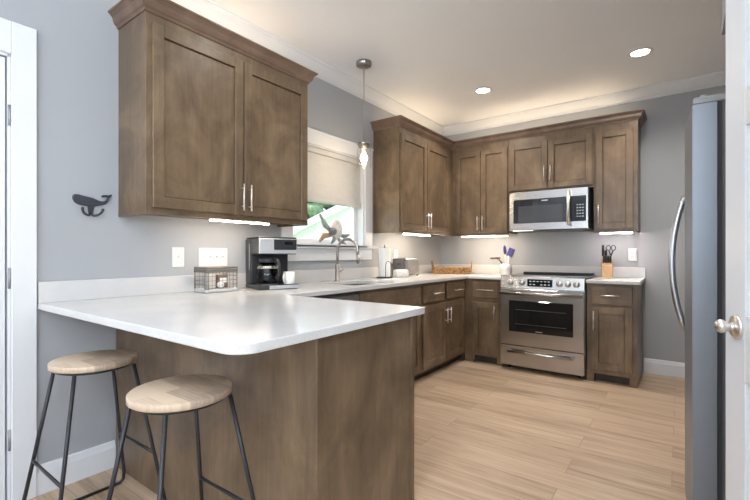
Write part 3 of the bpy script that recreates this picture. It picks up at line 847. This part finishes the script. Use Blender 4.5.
led_bar('lit light bar under the narrow cabinet above the knife block', 1.85, 2.12, B - .280, B - .260, UB + .004, 'ledu3')
M['ledtop'] = emit('cove_led', (1.0, 0.78, 0.54), 13)
def top_led(label, x0, x1, y0, y1):
    t = thing('light_strip', label, 'light', ((x0+x1)/2, (y0+y1)/2, UT), 0, 'warm light strips on top of the wall cabinets')
    MB().box(x0, x1, y0, y1, UT + .0005, UT + .008).build('tape', M['white'], t, True)
    MB().box(x0 + .004, x1 - .004, y0 + .004, y1 - .004, UT + .008, UT + .013).build('diffuser', M['ledtop'], t, True)
top_led('warm light strip on top of the cabinet above the coffee maker', .12, .15, .95, 1.80)
top_led('warm light strip on top of the cabinet above the toaster', .12, .15, 3.25, 4.3)
top_led('warm light strip on top of the cabinets above the microwave', .45, 2.0, B - .16, B - .13)

def can_light(x, y, label, e=14, col=(1, .93, .85)):
    t = thing('recessed_light', label, 'ceiling light', (x, y, HC), 0, 'recessed ceiling lights')
    MB().lathe([(.064, -.0006), (.082, -.0006), (.086, -.004), (.084, -.007), (.066, -.010), (.062, -.004)], n=36).build('trim_ring', M['trim'], t)
    MB().lathe([(0, -.0045), (.063, -.0045), (.063, -.0035), (0, -.0035)], n=30).build('lens', M['can'], t)
    d = bpy.data.lights.new('lamp', 'SPOT'); d.energy = e; d.color = col; d.spot_size = math.radians(150); d.spot_blend = 1; d.shadow_soft_size = .06
    o = bpy.data.objects.new('lamp', d); COL.objects.link(o); o.parent = t; o.location = (0, 0, -.02)
can_light(.93, 3.66, 'lit recessed ceiling light nearer the corner cabinets', 56)
can_light(2.22, 3.66, 'lit recessed ceiling light nearer the refrigerator', 56)
for x, y in ((.95, 1.5), (2.2, 1.5), (.95, -.55), (2.2, -.55), (3.6, -1.8)):
    can_light(x, y, 'recessed ceiling light outside the view', 15 if y > 0 else 20, (1, .97, .94))

pd = thing('pendant_lamp', 'lit clear glass jar pendant hanging in front of the sink window', 'pendant lamp', (.360, 2.511, HC))
MB().lathe([(0, -.0006), (.064, -.0006), (.066, -.006), (.064, -.030), (.058, -.034), (0, -.034)], n=32).build('canopy', M['nickel'], pd)
MB().tube([(0, 0, -.033), (0, 0, -.660)], .0035, 8).build('cord', M['nickel'], pd)
MB().lathe([(0, -.655), (.012, -.657), (.016, -.664), (.050, -.668), (.055, -.674), (.055, -.690), (.046, -.694), (.046, -.712), (.024, -.720), (.020, -.745), (0, -.745)], n=24).build('socket_cap', M['nickel'], pd)
MB().lathe([(.0475, -.695), (.052, -.705), (.058, -.730), (.058, -.870), (.054, -.878), (.0525, -.878), (.0555, -.869), (.0555, -.732), (.0495, -.708), (.0475, -.702)], n=28).build('glass_shade', M['jar'], pd)
MB().lathe([(.010, -.745), (.013, -.758), (.027, -.780), (.030, -.797), (.025, -.817), (.010, -.826), (0, -.829)], n=20).build('bulb', M['bulb'], pd)
d = bpy.data.lights.new('lamp', 'POINT'); d.energy = 2.0; d.color = (1, .80, .55); d.shadow_soft_size = .025
o = bpy.data.objects.new('lamp', d); COL.objects.link(o); o.parent = pd; o.location = (0, 0, -.90)

# ------------------------------------------------------------------ window blind
bl = thing('window_blind', 'beige fabric blind half lowered over the sink window', 'blind', (-.04, 2.51, 1.60))
YB0, YB1 = WY0 + .013, WY1 - .013
MB().box(-.062, -.012, YB0, YB1, 2.005, WZ1 - .012, .003).build('head_rail', M['blind'], bl, True)
m = MB()
zz = 2.003; n = 22; dz = (2.003 - 1.635)/n
outl = []
for i in range(n+1): outl.append((-.034 + (.0012 if i % 2 else -.0), 2.003 - i*dz))
for i in range(n, -1, -1): outl.append((-.042 - (.0012 if i % 2 else -.0), 2.003 - i*dz))
m.poly_y(outl, YB0 + .003, YB1 - .003)
m.build('fabric', M['blind'], bl, True)
MB().box(-.050, -.020, YB0, YB1, 1.592, 1.640, .004).build('bottom_rail', M['blind'], bl, True)

# ------------------------------------------------------------------ sill ornament
orn = thing('turtle_ornament', 'small grey and white sea-turtle ornament on the window sill', 'ornament', (-.005, 2.575, WZ0 + .0185), 0)
orn.scale = (1.0, 1.7, 1.62)
pass

# ------------------------------------------------------------------ counter items
Z = CT1 + .0008
# wire basket with condiment packets
wb = thing('wire_basket', 'low grey wire basket on the counter below the four-gang switch', 'basket', (.15, 1.285, Z), PI/2 - .05)
def rrect(hx, hy, r, z, n=4):
    p = []
    for cx, cy, a0 in ((hx-r, hy-r, 0), (-hx+r, hy-r, PI/2), (-hx+r, -hy+r, PI), (hx-r, -hy+r, 1.5*PI)):
        for i in range(n+1): p.append((cx + r*math.cos(a0 + i*PI/2/n), cy + r*math.sin(a0 + i*PI/2/n), z))
    return p
wire = plain('grey_wire', (.20, .19, .18), .4, .6)
HX, HY = .108, .075
MB().tube(rrect(HX, HY, .018, .150), .0045, 8, closed=True).tube(rrect(HX, HY, .018, .126), .0045, 8, closed=True).tube(rrect(HX, HY, .018, .138), .0052, 6, closed=True).build('rim', wire, wb)
m = MB()
for zz in (.045, .072, .099): m.tube(rrect(HX, HY, .018, zz), .0012, 6, closed=True)
P = rrect(HX, HY, .018, 0)
for i in range(30):
    t = i/30*len(P); a = Vector(P[int(t) % len(P)]); b_ = Vector(P[(int(t)+1) % len(P)]); q = a.lerp(b_, t - int(t))
    m.tube([(q.x, q.y, .02), (q.x, q.y, .150)], .0011, 5)
for x in [k*.023 - .092 for k in range(9)]:
    for s in (-1, 1): m.tube([(x, s*HY, .02), (x, s*HY, .150)], .0011, 5)
m.build('mesh_sides', wire, wb)
MB().slab([(x, y) for x, y, z in rrect(HX + .002, HY + .002, .02, 0)], [], .001, .022, .004, 1).build('base', plain('grey_base', (.42, .42, .42), .4), wb)
def packet(name, label, cat, loc, rz, size, mat, bev=.004):
    o = MB().box(-size[0]/2, size[0]/2, -size[1]/2, size[1]/2, 0, size[2], bev).build(name, mat)
    o.location = loc; o.rotation_euler = (0, 0, rz); return tag(o, label, cat)
def inb(x, y, z):
    c, s = math.cos(PI/2 - .05), math.sin(PI/2 - .05)
    return (.15 + x*c - y*s, 1.285 + x*s + y*c, Z + z)
packet('condiment_box', 'pale box at the left inside the grey wire basket', 'box', inb(-.04, .0, .0225), PI/2, (.055, .03, .085), plain('pale_card', (.60, .57, .54), .6))
packet('condiment_box', 'brown box with white front inside the grey wire basket', 'box', inb(.035, -.005, .0225), PI/2 - .05, (.066, .035, .082), plain('brown_card', (.20, .12, .08), .6))
o = packet('paper_slip', 'white paper leaning on the brown box in the wire basket', 'paper', inb(.036, -.0245, .055), PI/2 - .05, (.050, .002, .030), M['paper'], 0)
o = MB().ball((0, 0, .022), .022, 2, (1.2, .9, 1)).build('sugar_pot', M['ceramic']); o.location = inb(.0, -.05, .0225)
tag(o, 'small rounded white pot at the front of the wire basket', 'pot')

# coffee maker (faces +x, turned a little to the camera)
CML = (.215, 1.665, Z); CMR = PI/2 - .34
cm = thing('coffee_maker', 'black and steel drip coffee maker on the counter below the large wall cabinet', 'coffee maker', CML, CMR)
cm.scale = (1.12, 1.12, 1.12)
# local: width along x, front towards -y
W2 = .120
MB().box(-W2, W2, -.13, .13, .0, .026, .005).build('base', M['dkplastic'], cm)
MB().box(-.060, W2 - .002, -.133, -.120, .003, .024, .002).build('base_trim', M['silver'], cm)
MB().box(-W2, W2, .03, .13, .026, .30, .006).build('water_tank', M['dkplastic'], cm)
MB().box(-W2 - .001, -W2 + .006, .045, .060, .11, .27, .001).build('water_gauge', plain('gauge_strip', (.3, .3, .32), .3), cm)
hd = MB().box(-W2, W2, -.115, .03, .205, .302, .008).box(-W2 + .004, W2 - .004, -.112, .128, .300, .308, .004).build('brew_head', M['dkplastic'], cm)
MB().box(-W2 + .002, W2 - .004, -.121, -.113, .210, .298, .003).build('front_plate', M['silver'], hd)
MB().box(-.030, W2 - .010, -.1235, -.1205, .232, .294, .002).build('control_panel', M['dkplastic'], hd)
MB().box(.035, .085, -.1240, -.1232, .262, .280).build('display', M['blackglass'], hd)
MB().lathe([(0, .026), (.060, .026), (.060, .031), (0, .031)], (-.040, -.045, 0)).build('hot_plate', M['greyplastic'], cm)
cf = thing('coffee_carafe', 'glass coffee carafe with black handle sitting in the coffee maker', 'carafe', CML, CMR)
cf.scale = (1.12, 1.12, 1.12)
off = Vector((-.040, -.045, .0318))
MB().lathe([(0, 0), (.056, 0), (.064, .012), (.067, .050), (.060, .095), (.046, .128), (.0445, .128), (.0585, .094), (.0655, .050), (.062, .013), (.054, .002), (0, .002)], off, 28).build('glass_jug', M['carafe'], cf)
MB().lathe([(.047, .126), (.052, .126), (.052, .150), (.030, .158), (0, .158), (0, .150), (.045, .145)], off, 24).build('lid', M['dkplastic'], cf)
MB().lathe([(.0625, .090), (.0655, .090), (.0595, .108), (.0565, .108)], off, 24).build('band', M['steel'], cf)
MB().tube([off + Vector((.020, -.042, .142)), off + Vector((.030, -.080, .140)), off + Vector((.034, -.098, .115)), off + Vector((.034, -.096, .060)), off + Vector((.030, -.060, .040))], .009, 10).build('handle', M['dkplastic'], cf)
cc, ss = math.cos(CMR), math.sin(CMR)
mgx, mgy = .078*1.12, -.088*1.12
mg = thing('coffee_mug', 'white mug standing on the right side of the coffee maker base', 'mug', (CML[0] + mgx*cc - mgy*ss, CML[1] + mgx*ss + mgy*cc, Z + .0268*1.12), CMR)
mg.scale = (.92, .92, .9)
MB().lathe([(0, 0), (.036, 0), (.041, .006), (.042, .092), (.0395, .092), (.038, .010), (0, .008)], n=26).build('cup', M['ceramic'], mg)
MB().tube([(-.036, -.020, .078), (-.054, -.030, .074), (-.060, -.034, .050), (-.054, -.030, .026), (-.036, -.020, .020)], .0055, 8).build('handle', M['ceramic'], mg)

# paper towel holder, napkin box, toaster
ph = thing('paper_towel_holder', 'dark wire paper towel stand with loop front on the counter right of the sink', 'holder', (.155, 3.105, Z), PI/2 - .35)
MB().lathe([(0, 0), (.080, 0), (.082, .004), (.080, .010), (0, .010)], n=30).build('base', M['iron'], ph)
MB().tube([(0, 0, .009), (0, 0, .318)], .005, 8).build('post', M['iron'], ph)
pts = [(-.045, -.074, .008), (-.045, -.074, .12)] + [(-.0 - .045*math.cos(PI*i/8), -.074, .12 + .040*math.sin(PI*i/8)) for i in range(1, 8)] + [(.045, -.074, .12), (.045, -.074, .008)]
pts = [(p[0]*.7 - .01, p[1], p[2]) for p in pts]
MB().tube(pts, .003, 8).build('loop_arm', M['iron'], ph)
pr = MB().lathe([(.020, .012), (.055, .012), (.056, .016), (.056, .284), (.055, .288), (.020, .288), (.020, .012)], n=36).build('paper_towel_roll', M['paper'])
pr.location = (.155, 3.105, Z)
tag(pr, 'white paper towel roll on the dark wire stand', 'paper towel')
nb = MB().box(-.068, .068, -.050, .050, 0, .075, .022, 3).build('folded_cloth', M['speckle'])
nb.location = (.235, 3.27, Z + .0008); nb.rotation_euler = (0, 0, PI/2 - .5)
tag(nb, 'white patterned folded cloth bundle between paper towels and toaster', 'cloth')

ts = thing('toaster', 'two-tone steel toaster on the counter below the corner cabinet', 'toaster', (.125, 3.555, Z), PI/2 - .05)
for x in (-.10, .10):
    for y in (-.07, .07): MB().cyl((x, y, 0), (x, y, .014), .010, .012, 10).build('foot', M['dkplastic'], ts)
MB().box(-.128, .128, -.088, .088, .013, .188, .022, 3).build('body', brushed('toaster_steel', (.42, .41, .40), .34, (2, 2, 40)), ts)
MB().box(-.136, -.127, -.082, .082, .014, .182, .004).build('end_cap', M['greyplastic'], ts)
m = MB()
for y in (-.038, .038): m.box(-.095, .095, y - .014, y + .014, .1865, .1895)
m.build('bread_slot', M['dkplastic'], ts)
MB().box(-.152, -.134, -.014, .014, .120, .134, .003).build('lever', M['dkplastic'], ts)

# wicker tray
wt = thing('wicker_tray', 'brown rectangular wicker tray with loop handles in the counter corner', 'tray', (.315, 4.255, Z + .0005), .42)
m = MB()
TX, TY = .215, .13
for k in range(6):
    zz = .010 + k*.0115
    rr = rrect(TX + .004*k*.5, TY + .004*k*.5, .03, zz, 5); 
    m.tube(rr, .0075, 8, closed=True)
m.build('sides', M['wicker'], wt)
MB().slab([(x, y) for x, y, z in rrect(TX, TY, .03, 0, 5)], [], .001, .012).build('bottom', M['wicker'], wt)
for s in (-1, 1):
    pts = []
    for i in range(11):
        a = PI*i/10; pts.append((s*(TX + .006 + .010*math.sin(a)), .060*math.cos(a), .066 + .075*math.sin(a)))
    MB().tube(pts, .0085, 8).build('handle', M['wicker'], wt)

# utensil crock and utensils
ck = Vector((.900, 4.40, Z))
cr = MB().lathe([(0, 0), (.055, 0), (.062, .006), (.062, .070), (.066, .078), (.066, .090), (.060, .098), (.060, .120), (.055, .120), (.055, .095), (.055, .010), (0, .008)], n=30).build('utensil_crock', M['ceramic'])
cr.location = ck; tag(cr, 'white ceramic utensil crock beside the range', 'crock')
def utensil(name, label, base, tip, head, hmat, smat, shape):
    t = thing(name, label, 'utensil', ck, 0)
    MB().tube([base, tip], [.005, .006], 8).build('shaft', smat, t)
    d = (Vector(tip) - Vector(base)).normalized()
    q = d.to_track_quat('Z', 'Y').to_matrix()
    m = MB(); m.ball(Vector(tip) + d*head[2]*.8, 1.0, 3, head, q)
    m.build('head', hmat, t)
utensil('serving_spoon', 'navy spoon standing upright in the white crock', (.005, .015, .012), (-.012, .018, .235), (.031, .012, .052), M['blue'], M['chrome'], 0)
t = thing('spatula', 'navy spatula leaning right in the white crock', 'utensil', ck, 0)
MB().tube([(.02, -.012, .012), (.042, -.020, .215)], [.005, .006], 8).build('shaft', M['chrome'], t)
o = MB().box(-.034, .034, -.005, .005, 0, .095, .004).build('head', M['blue'], t); o.location = (.042, -.020, .205); o.rotation_euler = (0, math.radians(24), 0)
t = thing('wooden_spoon', 'dark brown wooden spoon leaning out over the left rim of the crock', 'utensil', ck, 0)
MB().tube([(.018, -.034, .020), (-.050, -.030, .150), (-.062, -.030, .172)], [.005, .006, .006], 8).build('shaft', M['brownwood'], t)
MB().ball((-.088, -.032, .185), 1, 3, (.044, .018, .012)).build('head', M['brownwood'], t)
t = thing('wooden_fork', 'dark brown wooden server beside the spoon, farther left over the crock', 'utensil', ck, 0)
MB().tube([(-.028, -.004, .012), (-.045, .004, .140), (-.100, .010, .172)], [.0045, .005, .005], 8).build('shaft', M['brownwood'], t)
MB().ball((-.148, .012, .182), 1, 3, (.040, .016, .012)).build('head', M['brownwood'], t)

# knife block
kb = thing('knife_block', 'light bamboo knife block on the short counter right of the range', 'knife block', (1.895, 4.42, Z), .15)
MB().poly_x([(-.070, 0), (.080, 0), (.080, .205), (.050, .215), (-.010, .178), (-.010, .150), (-.070, .118)], -.046, .046, .004).build('block', M['bamboo'], kb)
def kn(x, y, z, L, r, name, label):
    t = thing(name, label, 'knife', (1.895, 4.42, Z), .15, 'black-handled knives in the bamboo block')
    a = math.radians(118); dv = Vector((0, -math.sin(math.radians(22)), math.cos(math.radians(22))))
    p = Vector((x, y, z)) 
    MB().tube([p - dv*.001, p + dv*.012], [r*.8, r*.85], 8).build('bolster', M['chrome'], t)
    MB().tube([p + dv*.012, p + dv*L*.5, p + dv*L], [r, r*1.15, r*.95], 10).build('handle', M['dkplastic'], t)
def ztop(y): return .118 + (y + .070)*(.032/.060) if y < -.010 else .178 + (y + .010)*(.037/.060)
for i in range(4):
    x = -.028 + i*.0187
    kn(x, -.040, ztop(-.040) + .003, .085, .0088, 'steak_knife', 'short black-handled knife in the front row of the bamboo block')
for i, (x, L) in enumerate(((-.034, .125), (-.009, .075))):
    kn(x, .022, ztop(.022) + .004, L, .0108, 'chef_knife', ('tall thick black knife handle at the left of the bamboo block', 'black knife handle behind the short row, next to the scissors')[i])
sc = thing('kitchen_scissors', 'black-handled scissors standing in the bamboo knife block', 'scissors', (1.895, 4.42, Z), .15)
m = MB()
for s in (-1, 1):
    c = Vector((.034 + s*.021, -.004, ztop(.03) + .088))
    m.tube([(c.x + .018*math.cos(2*PI*i/14), c.y - .006*math.sin(2*PI*i/14), c.z + .024*math.sin(2*PI*i/14)) for i in range(14)], .0045, 7, closed=True)
    m.tube([(c.x - s*.004, c.y - .002, c.z - .024), (.034 + s*.004, .022, ztop(.03) + .018), (.034 - s*.002, .030, ztop(.03) + .002)], .006, 8)
m.build('handles', M['dkplastic'], sc)

# ornament geometry (turtle): shell, head, four flippers
MB().ball((0, 0, .085), 1, 3, (.030, .048, .056)).build('shell', plain('shell_white', (.62, .60, .58), .5, vary=.25, nscale=60), orn)
fin = plain('patina_grey', (.20, .22, .23), .45, .5, vary=.3, nscale=50)
finb = plain('tan_flipper', (.33, .21, .12), .5, vary=.2)
def flipper(p0, p1, p2, w, mat, name='flipper'):
    MB().tube([p0, p1, p2], [w*.6, w, w*.45], 10).ball(p2, w*.5, 2).build(name, mat, orn)
flipper((.0, -.03, .07), (.005, -.085, .105), (.01, -.125, .155), .017, plain('green_grey_flipper', (.30, .36, .34), .45, vary=.2))
flipper((.0, -.04, .055), (.01, -.10, .05), (.015, -.130, .022), .018, finb)
flipper((.0, .02, .06), (.01, .06, .05), (.015, .095, .060), .014, fin)
flipper((.0, .01, .04), (.015, .03, .02), (.02, .06, .010), .012, fin)
flipper((.0, -.01, .05), (.02, -.03, .03), (.025, -.05, .010), .012, fin)
MB().ball((.015, -.035, .075), 1, 3, (.022, .03, .022)).build('head', fin, orn)
